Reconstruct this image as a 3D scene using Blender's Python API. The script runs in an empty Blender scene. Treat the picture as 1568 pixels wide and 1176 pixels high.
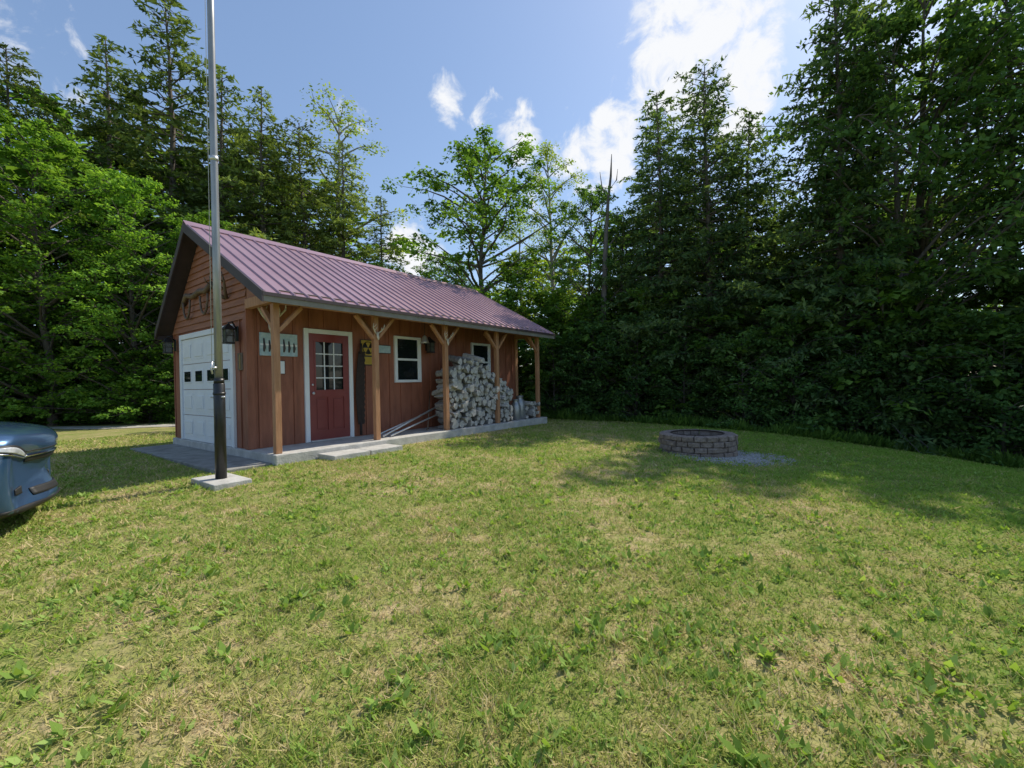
import bpy, bmesh, random
import numpy as np
from math import *
from mathutils import Vector, Matrix
from mathutils.bvhtree import BVHTree
random.seed(7)
sc=bpy.context.scene
COL=sc.collection
# ------------------------------------------------------------------ helpers
def nodes_mat(name):
    m=bpy.data.materials.new(name); m.use_nodes=True
    nt=m.node_tree; b=nt.nodes['Principled BSDF']
    return m,nt,b
def mat(name,c1,c2=None,scale=8,rough=.7,metal=0,bump=0,bscale=None,stretch=(1,1,1),coat=0,spec=.5,detail=6):
    m,nt,b=nodes_mat(name)
    b.inputs['Roughness'].default_value=rough; b.inputs['Metallic'].default_value=metal
    b.inputs['Specular IOR Level'].default_value=spec
    b.inputs['Coat Weight'].default_value=coat; b.inputs['Coat Roughness'].default_value=.05
    tc=nt.nodes.new('ShaderNodeTexCoord'); mp=nt.nodes.new('ShaderNodeMapping'); mp.inputs['Scale'].default_value=stretch
    nt.links.new(tc.outputs['Object'],mp.inputs[0])
    if c2 is None: b.inputs['Base Color'].default_value=(*c1,1)
    else:
        n=nt.nodes.new('ShaderNodeTexNoise'); n.inputs['Scale'].default_value=scale; n.inputs['Detail'].default_value=detail; n.inputs['Roughness'].default_value=.65
        nt.links.new(mp.outputs[0],n.inputs[0])
        r=nt.nodes.new('ShaderNodeValToRGB'); r.color_ramp.elements[0].position=.32; r.color_ramp.elements[1].position=.68
        r.color_ramp.elements[0].color=(*c1,1); r.color_ramp.elements[1].color=(*c2,1)
        nt.links.new(n.outputs[0],r.inputs[0]); nt.links.new(r.outputs[0],b.inputs['Base Color'])
    if bump:
        n2=nt.nodes.new('ShaderNodeTexNoise'); n2.inputs['Scale'].default_value=bscale or scale*4; n2.inputs['Detail'].default_value=5
        nt.links.new(mp.outputs[0],n2.inputs[0])
        bp=nt.nodes.new('ShaderNodeBump'); bp.inputs['Strength'].default_value=bump; bp.inputs['Distance'].default_value=.02
        nt.links.new(n2.outputs[0],bp.inputs['Height']); nt.links.new(bp.outputs[0],b.inputs['Normal'])
    return m
def empty(name,loc=(0,0,0),rz=0):
    e=bpy.data.objects.new(name,None); COL.objects.link(e); e.location=loc; e.rotation_euler=(0,0,rz); e.empty_display_size=.2
    return e
def obj(name,me,parent=None,mats=()):
    o=bpy.data.objects.new(name,me); COL.objects.link(o)
    for m in mats: me.materials.append(m)
    if parent: o.parent=parent
    return o
def pyobj(name,vs,fs,m,parent=None,smooth=False):
    me=bpy.data.meshes.new(name); me.from_pydata([tuple(v) for v in vs],[],fs); me.update()
    if smooth:
        for p in me.polygons: p.use_smooth=True
    return obj(name,me,parent,[m] if m else [])
def box(name,x0,x1,y0,y1,z0,z1,m,parent=None,bev=0):
    vs=[(x,y,z) for x in (x0,x1) for y in (y0,y1) for z in (z0,z1)]
    fs=[(0,1,3,2),(4,6,7,5),(0,4,5,1),(2,3,7,6),(0,2,6,4),(1,5,7,3)]
    o=pyobj(name,vs,fs,m,parent)
    if bev:
        b=o.modifiers.new('bev','BEVEL'); b.width=bev; b.segments=2
    return o
def beam(name,p,q,w,h,m,parent=None,up=(0,0,1),bev=.004):
    p=Vector(p);q=Vector(q); d=(q-p).normalized(); u=Vector(up); s=d.cross(u).normalized(); u=s.cross(d).normalized()
    vs=[]
    for e in (p,q):
        for a,b in ((-1,-1),(1,-1),(1,1),(-1,1)): vs.append(e+s*a*w/2+u*b*h/2)
    fs=[(0,1,2,3),(7,6,5,4),(0,4,5,1),(1,5,6,2),(2,6,7,3),(3,7,4,0)]
    o=pyobj(name,vs,fs,m,parent)
    if bev:
        b=o.modifiers.new('bev','BEVEL'); b.width=bev; b.segments=1
    return o
def tubes(paths,sides=6):
    V=[];F=[];base=0
    for pts,rad in paths:
        pts=np.asarray(pts,float); n=len(pts)
        tg=np.gradient(pts,axis=0); tg/=np.linalg.norm(tg,axis=1)[:,None]+1e-9
        ref=np.tile(np.array([[.31,.17,.93]]),(n,1)); 
        a=np.cross(tg,ref); bad=np.linalg.norm(a,axis=1)<.2; a[bad]=np.cross(tg[bad],np.array([1,0,0])); a/=np.linalg.norm(a,axis=1)[:,None]
        b=np.cross(tg,a)
        th=np.linspace(0,2*pi,sides,endpoint=False)
        ring=pts[:,None,:]+np.asarray(rad)[:,None,None]*(a[:,None,:]*np.cos(th)[None,:,None]+b[:,None,:]*np.sin(th)[None,:,None])
        V.append(ring.reshape(-1,3))
        i=np.arange(n-1)[:,None]*sides; j=np.arange(sides)[None,:]; j2=(j+1)%sides
        F.append(np.stack([i+j,i+j2,i+sides+j2,i+sides+j],-1).reshape(-1,4)+base)
        base+=n*sides
    return np.concatenate(V),np.concatenate(F)
def tube_obj(name,paths,m,parent=None,sides=8):
    v,f=tubes(paths,sides)
    fs=[tuple(map(int,q)) for q in f]; b=0
    for pts,_ in paths:
        n=len(pts); fs.append(tuple(range(b+sides-1,b-1,-1))); fs.append(tuple(b+(n-1)*sides+k for k in range(sides))); b+=n*sides
    o=pyobj(name,v,fs,m,parent,True); return o
def fast_mesh(name,V,F,nper,matidx=None,shade=None,smooth=False):
    me=bpy.data.meshes.new(name); n=len(F)
    me.vertices.add(len(V)); me.vertices.foreach_set('co',np.ascontiguousarray(V,dtype=np.float32).ravel())
    me.loops.add(n*nper); me.loops.foreach_set('vertex_index',np.ascontiguousarray(F,dtype=np.int32).ravel())
    me.polygons.add(n); me.polygons.foreach_set('loop_start',np.arange(0,n*nper,nper,dtype=np.int32))
    try: me.polygons.foreach_set('loop_total',np.full(n,nper,dtype=np.int32))
    except Exception: pass
    if matidx is not None: me.polygons.foreach_set('material_index',np.asarray(matidx,dtype=np.int32))
    if shade is not None:
        a=me.attributes.new('shade','FLOAT','POINT'); a.data.foreach_set('value',np.asarray(shade,dtype=np.float32))
    me.update(calc_edges=True); me.validate()
    return me
# ------------------------------------------------------------------ materials
def leaf_mat(name,dark,mid,light,trans=.35,obvar=.22,tcol=(1.5,1.5,.6)):
    m=bpy.data.materials.new(name); m.use_nodes=True; nt=m.node_tree; nt.nodes.clear()
    out=nt.nodes.new('ShaderNodeOutputMaterial')
    at=nt.nodes.new('ShaderNodeAttribute'); at.attribute_name='shade'
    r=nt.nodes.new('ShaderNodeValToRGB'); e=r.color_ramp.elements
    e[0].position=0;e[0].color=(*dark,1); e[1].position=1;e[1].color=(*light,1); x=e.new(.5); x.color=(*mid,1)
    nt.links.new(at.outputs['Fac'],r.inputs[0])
    oi=nt.nodes.new('ShaderNodeObjectInfo'); mr=nt.nodes.new('ShaderNodeMapRange'); mr.inputs[3].default_value=1-obvar; mr.inputs[4].default_value=1+obvar
    nt.links.new(oi.outputs['Random'],mr.inputs[0])
    hs=nt.nodes.new('ShaderNodeHueSaturation'); nt.links.new(r.outputs[0],hs.inputs['Color']); nt.links.new(mr.outputs[0],hs.inputs['Value'])
    d=nt.nodes.new('ShaderNodeBsdfDiffuse'); t=nt.nodes.new('ShaderNodeBsdfTranslucent')
    ms=nt.nodes.new('ShaderNodeMixShader'); ms.inputs[0].default_value=trans
    bc=nt.nodes.new('ShaderNodeMixRGB'); bc.blend_type='MULTIPLY'; bc.inputs[0].default_value=1; bc.inputs[2].default_value=(*tcol,1)
    nt.links.new(hs.outputs[0],bc.inputs[1])
    nt.links.new(hs.outputs[0],d.inputs[0]); nt.links.new(bc.outputs[0],t.inputs[0])
    nt.links.new(d.outputs[0],ms.inputs[1]); nt.links.new(t.outputs[0],ms.inputs[2])
    nt.links.new(ms.outputs[0],out.inputs[0])
    return m
M_con=leaf_mat('conifer_needles',(.038,.066,.028),(.12,.175,.06),(.27,.34,.11),.24)
M_conl=leaf_mat('light_conifer_needles',(.065,.10,.032),(.17,.23,.07),(.31,.38,.12),.26)
M_cond=leaf_mat('hemlock_needles',(.034,.066,.036),(.09,.155,.066),(.21,.29,.11),.36)
M_leaf=leaf_mat('maple_leaves',(.055,.12,.024),(.14,.25,.05),(.24,.39,.08),.42)
M_beech=leaf_mat('beech_leaves',(.06,.14,.024),(.16,.30,.05),(.30,.47,.09),.40)
M_birch=leaf_mat('birch_leaves',(.16,.23,.04),(.28,.37,.06),(.42,.5,.1),.45)
M_dleaf=leaf_mat('shade_leaves',(.044,.09,.032),(.10,.19,.056),(.2,.32,.09),.40)
M_bark=mat('bark',(.07,.058,.048),(.17,.145,.12),6,.95,bump=.8,stretch=(4,4,1))
M_birchbark=mat('birch_bark',(.2,.19,.17),(.42,.41,.38),5,.9,bump=.4,stretch=(1,1,4))
M_dead=mat('dead_wood',(.085,.075,.07),(.19,.17,.155),6,.95,bump=.6,stretch=(4,4,1))
M_siding=mat('stained_siding',(.22,.074,.040),(.35,.128,.072),3,.6,bump=.35,bscale=10,stretch=(3,3,.5))
M_siding2=mat('cedar_lap_siding',(.25,.098,.05),(.37,.155,.085),3,.65,bump=.35,bscale=10,stretch=(.6,.6,5))
M_post=mat('cedar_post',(.36,.17,.08),(.52,.27,.14),4,.65,bump=.3,bscale=12,stretch=(4,4,.6))
M_white=mat('white_paint',(.74,.76,.78),(.82,.83,.84),3,.5)
M_door=mat('red_door_paint',(.20,.036,.034),(.25,.052,.046),2,.4)
M_roof=mat('maroon_metal_roof',(.36,.205,.235),(.46,.28,.31),1.3,.32,metal=.35,spec=.9)
M_trim=mat('dark_trim',(.045,.032,.032),(.07,.05,.05),4,.5)
M_soffit=mat('fascia_paint',(.2,.18,.15),(.28,.26,.22),4,.7)
M_conc=mat('concrete',(.38,.37,.34),(.58,.56,.52),5,.9,bump=.4,bscale=40)
M_glass,_nt,_b=nodes_mat('dark_glass'); _b.inputs['Base Color'].default_value=(.012,.016,.018,1); _b.inputs['Roughness'].default_value=.04
M_black=mat('black_metal',(.012,.012,.013),(.025,.025,.027),10,.4)
M_galv=mat('galvanised_pole',(.22,.22,.22),(.42,.42,.41),9,.38,metal=.55,stretch=(1,1,.15))
M_bone=mat('antler_bone',(.5,.44,.34),(.7,.64,.54),12,.6)
M_horn=mat('weathered_antler',(.09,.06,.04),(.18,.12,.08),12,.6)
M_yellow=mat('yellow_sign',(.42,.28,.03),(.5,.34,.05),6,.6)
M_blue=mat('pale_blue_sign',(.28,.42,.48),(.5,.6,.62),14,.5)
M_steel=mat('steel_pipe',(.5,.5,.5),(.66,.66,.66),9,.35,metal=.6)
M_logend=mat('log_end',(.36,.33,.29),(.66,.62,.56),18,.9,bump=.3)
M_bark2=mat('log_bark',(.16,.15,.14),(.42,.40,.37),14,.95,bump=.8)
M_block=mat('retaining_block',(.15,.115,.098),(.32,.26,.22),14,.95,bump=.8,bscale=40)
M_stone=mat('gravel_stone',(.24,.24,.235),(.50,.49,.47),25,.9)
M_ash=mat('ash',(.05,.045,.04),(.12,.11,.10),12,1)
M_rust=mat('rusty_steel',(.022,.015,.013),(.05,.032,.025),14,.8)
# ------------------------------------------------------------------ terrain
CAMZ=1.35
C=np.array([-4.4447,7.4105]); A=.6374
D=np.array([sin(A),cos(A)]); N=np.array([cos(A),-sin(A)])
SLAB=.296
def sstep(a,b,x):
    t=np.clip((x-a)/(b-a),0,1); return t*t*(3-2*t)
def gz(x,y):
    x=np.asarray(x,float); y=np.asarray(y,float)
    xx=np.clip(x-3.7,0,6.6)
    drop=.0155*xx*xx+.06*np.clip(x-10.3,0,12)
    up=.14*sstep(2.5,7,y)*(1-sstep(-1,5,x))
    w=.012*np.sin(x*1.3+y*.7)+.01*np.sin(y*2.1-x*.6)
    return up-drop*sstep(-2,5,y)+w
xs=np.concatenate([[-400,-250,-150,-90,-60,-45],np.arange(-34,34.1,.4),[45,60,90,150,250,400]])
ys=np.concatenate([[-400,-200,-100,-50,-25,-12],np.arange(-6,36.1,.4),[45,60,90,150,250,400]])
X,Y=np.meshgrid(xs,ys); Z=gz(X,Y)
V=np.stack([X,Y,Z],-1).reshape(-1,3); nx=len(xs); ny=len(ys)
i=np.arange(ny-1)[:,None]*nx; j=np.arange(nx-1)[None,:]
F=np.stack([i+j,i+j+1,i+nx+j+1,i+nx+j],-1).reshape(-1,4)
me=fast_mesh('ground',V,F,4)
for p in me.polygons: p.use_smooth=True
def lawn_color(nt,dryc,greenc,lush,attr=None):
    geo=nt.nodes.new('ShaderNodeNewGeometry')
    n1=nt.nodes.new('ShaderNodeTexNoise'); n1.inputs['Scale'].default_value=.8; n1.inputs['Detail'].default_value=9; n1.inputs['Roughness'].default_value=.78
    nt.links.new(geo.outputs['Position'],n1.inputs[0])
    n2=nt.nodes.new('ShaderNodeTexNoise'); n2.inputs['Scale'].default_value=7; n2.inputs['Detail'].default_value=5
    nt.links.new(geo.outputs['Position'],n2.inputs[0])
    sp=nt.nodes.new('ShaderNodeSeparateXYZ'); nt.links.new(geo.outputs['Position'],sp.inputs[0])
    mr=nt.nodes.new('ShaderNodeMapRange'); mr.inputs[1].default_value=2.0; mr.inputs[2].default_value=5.5; mr.inputs[3].default_value=0; mr.inputs[4].default_value=.16; nt.links.new(sp.outputs[0],mr.inputs[0])
    a=nt.nodes.new('ShaderNodeMath'); a.operation='MULTIPLY_ADD'; a.inputs[1].default_value=.5; nt.links.new(n2.outputs[0],a.inputs[0]); nt.links.new(n1.outputs[0],a.inputs[2])
    b=nt.nodes.new('ShaderNodeMath'); b.operation='ADD'; nt.links.new(a.outputs[0],b.inputs[0]); nt.links.new(mr.outputs[0],b.inputs[1])
    r=nt.nodes.new('ShaderNodeValToRGB'); e=r.color_ramp.elements
    e[0].position=.60; e[0].color=(*dryc,1); e[1].position=.94; e[1].color=(*lush,1); x=e.new(.73); x.color=(*greenc,1)
    last=b.outputs[0]
    if attr:
        at=nt.nodes.new('ShaderNodeAttribute'); at.attribute_name='shade'
        c=nt.nodes.new('ShaderNodeMath'); c.operation='ADD'; nt.links.new(last,c.inputs[0]); nt.links.new(at.outputs['Fac'],c.inputs[1]); last=c.outputs[0]
    nt.links.new(last,r.inputs[0])
    return r.outputs[0],sp,geo
m,nt,b=nodes_mat('lawn_ground'); b.inputs['Roughness'].default_value=1; b.inputs['Specular IOR Level'].default_value=.1
co,sp,geo=lawn_color(nt,(.42,.33,.18),(.28,.27,.095),(.16,.22,.045))
n3=nt.nodes.new('ShaderNodeTexNoise'); n3.inputs['Scale'].default_value=30; n3.inputs['Detail'].default_value=6; nt.links.new(geo.outputs['Position'],n3.inputs[0])
bp=nt.nodes.new('ShaderNodeBump'); bp.inputs['Strength'].default_value=.9; bp.inputs['Distance'].default_value=.03; nt.links.new(n3.outputs[0],bp.inputs['Height']); nt.links.new(bp.outputs[0],b.inputs['Normal'])
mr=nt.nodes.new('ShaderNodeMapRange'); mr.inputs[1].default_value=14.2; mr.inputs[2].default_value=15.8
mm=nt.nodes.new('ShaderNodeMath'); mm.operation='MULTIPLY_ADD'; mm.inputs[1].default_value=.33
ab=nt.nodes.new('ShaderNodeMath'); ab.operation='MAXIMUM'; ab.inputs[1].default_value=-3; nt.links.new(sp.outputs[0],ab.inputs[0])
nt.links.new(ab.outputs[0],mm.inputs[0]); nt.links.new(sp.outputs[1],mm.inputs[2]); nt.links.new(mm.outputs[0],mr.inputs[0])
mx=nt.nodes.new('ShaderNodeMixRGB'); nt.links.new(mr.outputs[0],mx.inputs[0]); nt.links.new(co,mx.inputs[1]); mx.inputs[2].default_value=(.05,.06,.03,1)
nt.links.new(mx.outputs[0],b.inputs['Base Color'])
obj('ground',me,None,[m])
sx_=np.linspace(-20,-7.5,40); V=[];F=[]
rg=np.random.default_rng(8)
for k,x in enumerate(sx_):
    wv=.25*sin(k*.5)+rg.normal(0,.05)
    for y in (13.9+wv*.4,14.2,14.5,14.75+wv*.5): V.append((x,y,float(gz(x,y))+.012))
for k in range(39):
    for r_ in range(3): b0=k*4+r_; F.append((b0,b0+4,b0+5,b0+1))
pyobj('gravel_track',V,F,mat('pale_gravel',(.30,.28,.24),(.52,.49,.43),9,.95,bump=.6,bscale=40))
# ------------------------------------------------------------------ grass
rng=np.random.default_rng(3)
def to_shed(x,y):
    dx=x-C[0];dy=y-C[1]; return dx*D[0]+dy*D[1], dx*N[0]+dy*N[1]
PIT=(3.30,7.87); PAD=(-3.80,5.72)
def gravel_in(x,y):
    return ((x-PIT[0]-.36)/.98)**2+((y-PIT[1]+.46)/.82)**2
def lawn_ok(x,y):
    t,o=to_shed(x,y)
    ok=~((t>-.08)&(t<7.95)&(o>-3.75)&(o<1.08))
    ok&=~((t>.62)&(t<2.02)&(o>1.0)&(o<1.52))
    ok&=~((t>-.85)&(t<0)&(o>-3.5)&(o<.95))
    t2,o2=(x-PAD[0])*D[0]+(y-PAD[1])*D[1],(x-PAD[0])*N[0]+(y-PAD[1])*N[1]
    ok&=~((abs(t2)<.24)&(abs(o2)<.40))
    ok&=((x-PIT[0])**2+(y-PIT[1])**2>.66**2)
    ok&=~(gravel_in(x,y)<rng.uniform(.0,1.15,len(x)))
    ok&=~((x<-7.5)&(y>13.9)&(y<14.75))
    return ok
def scatter(n,d0,d1,pw,ang):
    u=rng.random(n); k=2-pw
    d=(d0**k+u*(d1**k-d0**k))**(1/k); a=rng.uniform(-ang,ang,n)
    return d*np.sin(a),d*np.cos(a),d
def value_noise(x,y,s,seed):
    r=np.random.default_rng(seed).random((64,64)); x=x*s+100;y=y*s+100
    xi=np.floor(x).astype(int);yi=np.floor(y).astype(int);fx=x-xi;fy=y-yi;fx=fx*fx*(3-2*fx);fy=fy*fy*(3-2*fy)
    g=lambda a,b:r[a%64,b%64]
    return (g(xi,yi)*(1-fx)+g(xi+1,yi)*fx)*(1-fy)+(g(xi,yi+1)*(1-fx)+g(xi+1,yi+1)*fx)*fy
def grass(n):
    x,y,d=scatter(n,.9,15.5,1.35,1.2)
    dens=.22+.5*value_noise(x,y,1.4,1)+.5*value_noise(x,y,11,2)
    k=(rng.random(n)<dens)&lawn_ok(x,y)&(y+.33*np.maximum(x,-3)<15.3); x=x[k];y=y[k];d=d[k]; n=len(x)
    z=gz(x,y)
    th=rng.uniform(0,2*pi,n); w=(.0018+.00085*d)*rng.uniform(.7,1.5,n)
    h=rng.uniform(.014,.048,n)*(.5+1.0*value_noise(x,y,8,5)); lean=rng.normal(0,.9,(n,2))*h[:,None]
    sx=np.cos(th)*w;sy=np.sin(th)*w
    V=np.empty((n,3,3)); V[:,0]=np.stack([x-sx,y-sy,z-.004],-1);V[:,1]=np.stack([x+sx,y+sy,z-.004],-1);V[:,2]=np.stack([x+lean[:,0],y+lean[:,1],z+h],-1)
    sh=np.repeat(rng.normal(0,.10,n)+.02,3)
    return V.reshape(-1,3),np.arange(n*3).reshape(-1,3),sh
V,F,sh=grass(450000)
me=fast_mesh('grass',V,F,3,shade=sh)
m=bpy.data.materials.new('grass_blades'); m.use_nodes=True; nt=m.node_tree; nt.nodes.clear()
out=nt.nodes.new('ShaderNodeOutputMaterial')
co,_,_=lawn_color(nt,(.68,.55,.31),(.46,.46,.14),(.25,.40,.06),True)
d=nt.nodes.new('ShaderNodeBsdfDiffuse'); t=nt.nodes.new('ShaderNodeBsdfTranslucent'); ms=nt.nodes.new('ShaderNodeMixShader'); ms.inputs[0].default_value=.35
nt.links.new(co,d.inputs[0]);nt.links.new(co,t.inputs[0]);nt.links.new(d.outputs[0],ms.inputs[1]);nt.links.new(t.outputs[0],ms.inputs[2]);nt.links.new(ms.outputs[0],out.inputs[0])
obj('grass',me,None,[m])
def quads_from(cen,ax,nr,L,W):
    ax=ax/(np.linalg.norm(ax,axis=1)[:,None]+1e-9); s=np.cross(ax,nr); s/=np.linalg.norm(s,axis=1)[:,None]+1e-9
    L=np.asarray(L)[:,None];W=np.asarray(W)[:,None]
    V=np.stack([cen-ax*L*.5,cen+s*W*.5-ax*L*.08,cen+ax*L*.5,cen-s*W*.5-ax*L*.08],1)
    return V.reshape(-1,3)
def weeds(nc):
    x,y,d=scatter(nc,1.0,10,1.0,1.2)
    k=lawn_ok(x,y)&(rng.random(nc)<.12+1.1*value_noise(x,y,2.2,9)**2); x=x[k];y=y[k];d=d[k];n=len(x); q=6
    X=np.repeat(x,q)+rng.normal(0,.012,n*q);Y=np.repeat(y,q)+rng.normal(0,.012,n*q);sz=np.repeat(rng.uniform(.35,1.1,n)+.9*(rng.random(n)<.06),q)*rng.uniform(.7,1.2,n*q)
    th=rng.uniform(0,2*pi,n*q); el=rng.uniform(.2,1.1,n*q)
    ax=np.stack([np.cos(th)*np.cos(el),np.sin(th)*np.cos(el),np.sin(el)],-1)
    L=.042*sz; W=.018*sz
    cen=np.stack([X,Y,gz(X,Y)+.006],-1)+ax*L[:,None]*.55
    nr=np.stack([-np.cos(th)*np.sin(el),-np.sin(th)*np.sin(el),np.cos(el)],-1)+rng.normal(0,.3,(n*q,3))
    return quads_from(cen,ax,nr,L,W),np.arange(n*q*4).reshape(-1,4),np.repeat(np.clip(rng.normal(.5,.25,n*q),0,1),4)
V,F,sh=weeds(32000)
me=fast_mesh('lawn_weeds',V,F,4,shade=sh)
obj('lawn_weeds',me,None,[leaf_mat('weed_leaves',(.13,.21,.045),(.24,.36,.08),(.38,.50,.16),.35,0)])
def fringe(n):
    x=rng.uniform(.8,14,n); y0=np.interp(x,[.8,1.4,4.2,7.07,9.55,10.6,14],[15.1,14.9,13.3,11.7,10.7,9.4,7.0]); y=y0+np.abs(rng.normal(0,.55,n))-.1
    th=rng.uniform(0,2*pi,n); el=rng.uniform(.5,1.5,n); L=rng.uniform(.10,.36,n)*(.4+.9*value_noise(x,y,2.2,4))
    ax=np.stack([np.cos(th)*np.cos(el),np.sin(th)*np.cos(el),np.sin(el)],-1)
    cen=np.stack([x,y,gz(x,y)],-1)+ax*L[:,None]*.5
    nr=np.stack([-np.cos(th)*np.sin(el),-np.sin(th)*np.sin(el),np.cos(el)],-1)+rng.normal(0,.3,(n,3))
    return quads_from(cen,ax,nr,L,L*rng.uniform(.08,.3,n)),np.arange(n*4).reshape(-1,4),np.repeat(np.clip(rng.normal(.5,.25,n),0,1),4)
V,F,sh=fringe(15000)
obj('fern_fringe',fast_mesh('fern_fringe',V,F,4,shade=sh),None,[leaf_mat('fern_leaves',(.06,.12,.025),(.13,.23,.05),(.24,.38,.08),.4,0)])
# ------------------------------------------------------------------ trees
def nrm(a): return a/(np.linalg.norm(a,axis=-1,keepdims=True)+1e-9)
def finish_tree(name,paths,LV,LS,mats,sides=6):
    tv,tf=tubes(paths,sides)
    nL=len(LV)//4
    V=np.concatenate([tv,LV]); F=np.concatenate([tf,np.arange(nL*4).reshape(-1,4)+len(tv)])
    mi=np.concatenate([np.zeros(len(tf)),np.ones(nL)]); sh=np.concatenate([np.zeros(len(tv)),LS])
    me=fast_mesh(name,V,F,4,mi,sh)
    for m in mats: me.materials.append(m)
    return me
def conifer(name,seed,h=12,r=2.3,nb=300,leafmat=M_con,droop=.25,dens=1.0,bare=.05,qs=1.0,power=.75,br=True):
    g=np.random.default_rng(seed); paths=[]; LV=[];LS=[]
    zz=np.linspace(0,h,14); wob=np.cumsum(g.normal(0,.03,(14,2)),0)
    tp=np.column_stack([wob,zz]); paths.append((tp,np.linspace(.17,.015,14)*h/12))
    az=0; lump=g.uniform(.65,1.2,(9,6))
    for b in range(nb):
        f=(b+g.random())/nb; z=h*(bare+(1-bare)*f**1.05)*.995; az+=2.399+g.normal(0,.3)
        L=r*((1-z/h)**power)*g.uniform(.65,1.12)*lump[int(min(.999,z/h)*9),int((az%(2*pi))/(2*pi)*5.99)]+.15
        if g.random()<.05: L*=1.3
        base=np.array([np.interp(z,zz,tp[:,0]),np.interp(z,zz,tp[:,1]),z])
        dr=np.array([cos(az),sin(az),0]); up=.30*(z/h)+g.uniform(-.1,.2); dp=droop*g.uniform(.6,1.4)
        s=np.linspace(0,1,4)
        P=base+dr*L*s[:,None]; P[:,2]+=L*(up*s-dp*s*s)
        if br: paths.append((P,np.linspace(.022,.004,4)*(.5+L/r)))
        nt_=max(5,int(L*12*dens)); st=g.uniform(.15,1.0,nt_)**.75
        side=np.where(g.random(nt_)<.5,1,-1)*g.uniform(.5,1.2,nt_)
        lt=L*.34*(1.1-st*.75)*g.uniform(.6,1.25,nt_)+.09
        ta=az+side; td=np.column_stack([np.cos(ta),np.sin(ta),g.normal(-.08,.18,nt_)])
        tb=base+dr*L*st[:,None]; tb[:,2]+=L*(up*st-dp*st*st)
        q=np.maximum(2,(lt/.085/qs).astype(int)); idx=np.repeat(np.arange(nt_),q); n=len(idx)
        u=g.random(n)
        cen=tb[idx]+td[idx]*(lt[idx]*u)[:,None]+g.normal(0,.03,(n,3)); cen[:,2]-=.10*lt[idx]*u*u
        ax=td[idx]+g.normal(0,.5,(n,3)); nr=np.array([0,0,1])+g.normal(0,.6,(n,3))
        LV.append(quads_from(cen,ax,nr,g.uniform(.13,.26,n)*qs,g.uniform(.045,.09,n)*qs))
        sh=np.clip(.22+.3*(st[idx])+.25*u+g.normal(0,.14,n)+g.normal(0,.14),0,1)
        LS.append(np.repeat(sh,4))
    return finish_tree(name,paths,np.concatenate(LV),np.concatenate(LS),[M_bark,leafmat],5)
def broadleaf(name,seed,h=10,r=2.6,nl=70,base=.12,leaf=.12,per=42,leafmat=M_leaf,bark=M_bark,sub=9,sparse=1.0,crad=.34,peak=.45,low=.55):
    g=np.random.default_rng(seed); paths=[];LV=[];LS=[]
    zz=np.linspace(0,h*.93,12); wob=np.cumsum(g.normal(0,.06,(12,2)),0)*h/10
    tp=np.column_stack([wob,zz]); paths.append((tp,np.linspace(.15,.02,12)*h/10))
    lump=g.uniform(.62,1.2,(7,9)); az=g.uniform(0,6)
    for b in range(nl):
        f=(b+g.random())/nl; z=h*(base+(1-base)*f); az+=2.399+g.normal(0,.35)
        f2=f
        prof=(low+(1-low)*(f2/peak)) if f2<peak else sqrt(max(0,1-((f2-peak)/(1-peak))**2))
        R=r*prof*lump[int(f*6.99),int((az%(2*pi))/(2*pi)*8.99)]*g.uniform(.75,1.1)+.15
        z0=max(.04*h,z-R*g.uniform(.35,.8)); z0=min(z0,h*.9)
        b0=np.array([np.interp(z0,zz,tp[:,0]),np.interp(z0,zz,tp[:,1]),z0])
        tip=np.array([b0[0]+R*cos(az),b0[1]+R*sin(az),z])
        s=np.linspace(0,1,5)[:,None]; P=b0*(1-s)+tip*s; P[:,2]+=(.10*R*np.sin(s*pi))[:,0]; P+=np.sin(s*pi)*g.normal(0,.06,3)*R
        paths.append((P,np.linspace(.04,.006,5)*(.35+R/r*.8)*h/10))
        for k in range(sub):
            if g.random()>sparse: continue
            st=g.uniform(.3,1.02); pb=np.array([np.interp(st,s[:,0],P[:,c]) for c in range(3)])
            dv=nrm(np.array([cos(az),sin(az),.15])*.7+g.normal(0,.65,3)); dv[2]*=.55
            ln=R*g.uniform(.08,.36)+.08; pe=pb+dv*ln
            if k%2==0: paths.append((np.array([pb,(pb+pe)/2+g.normal(0,.02,3),pe]),np.array([.010,.007,.003])))
            n=int(per*g.uniform(.5,1.5)); cr=crad*g.uniform(.6,1.35)
            off=g.normal(0,1,(n,3)); off=nrm(off)*(g.random((n,1))**.45)*cr*np.array([1,1,.42])
            cen=pe+off; cen[:,2]-=.25*(off[:,0]**2+off[:,1]**2)/cr
            ax=nrm(off*np.array([1,1,.3]))+g.normal(0,.5,(n,3)); ax[:,2]-=.25
            nr=np.array([.0,0,1])+g.normal(0,.5,(n,3))+.35*nrm(off)
            LL=leaf*g.uniform(.6,1.3,n)
            LV.append(quads_from(cen,ax,nr,LL,LL*g.uniform(.5,.75,n)))
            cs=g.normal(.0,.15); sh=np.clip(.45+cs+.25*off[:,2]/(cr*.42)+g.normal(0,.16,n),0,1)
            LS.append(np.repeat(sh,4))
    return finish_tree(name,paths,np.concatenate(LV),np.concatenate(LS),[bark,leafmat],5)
con=[conifer('conifer_a',11,12,3.0,240,power=.62),conifer('conifer_b',12,12,2.7,230,droop=.35,power=.7),conifer('conifer_c',13,12,3.3,240,droop=.15,power=.52)]
brd=[broadleaf('maple_a',21,10,2.6,70,per=34,leaf=.13),broadleaf('maple_b',22,10,2.4,66,base=.18,per=34,leaf=.13),broadleaf('maple_c',23,10,3.0,74,base=.08,per=34,leaf=.13)]
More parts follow.
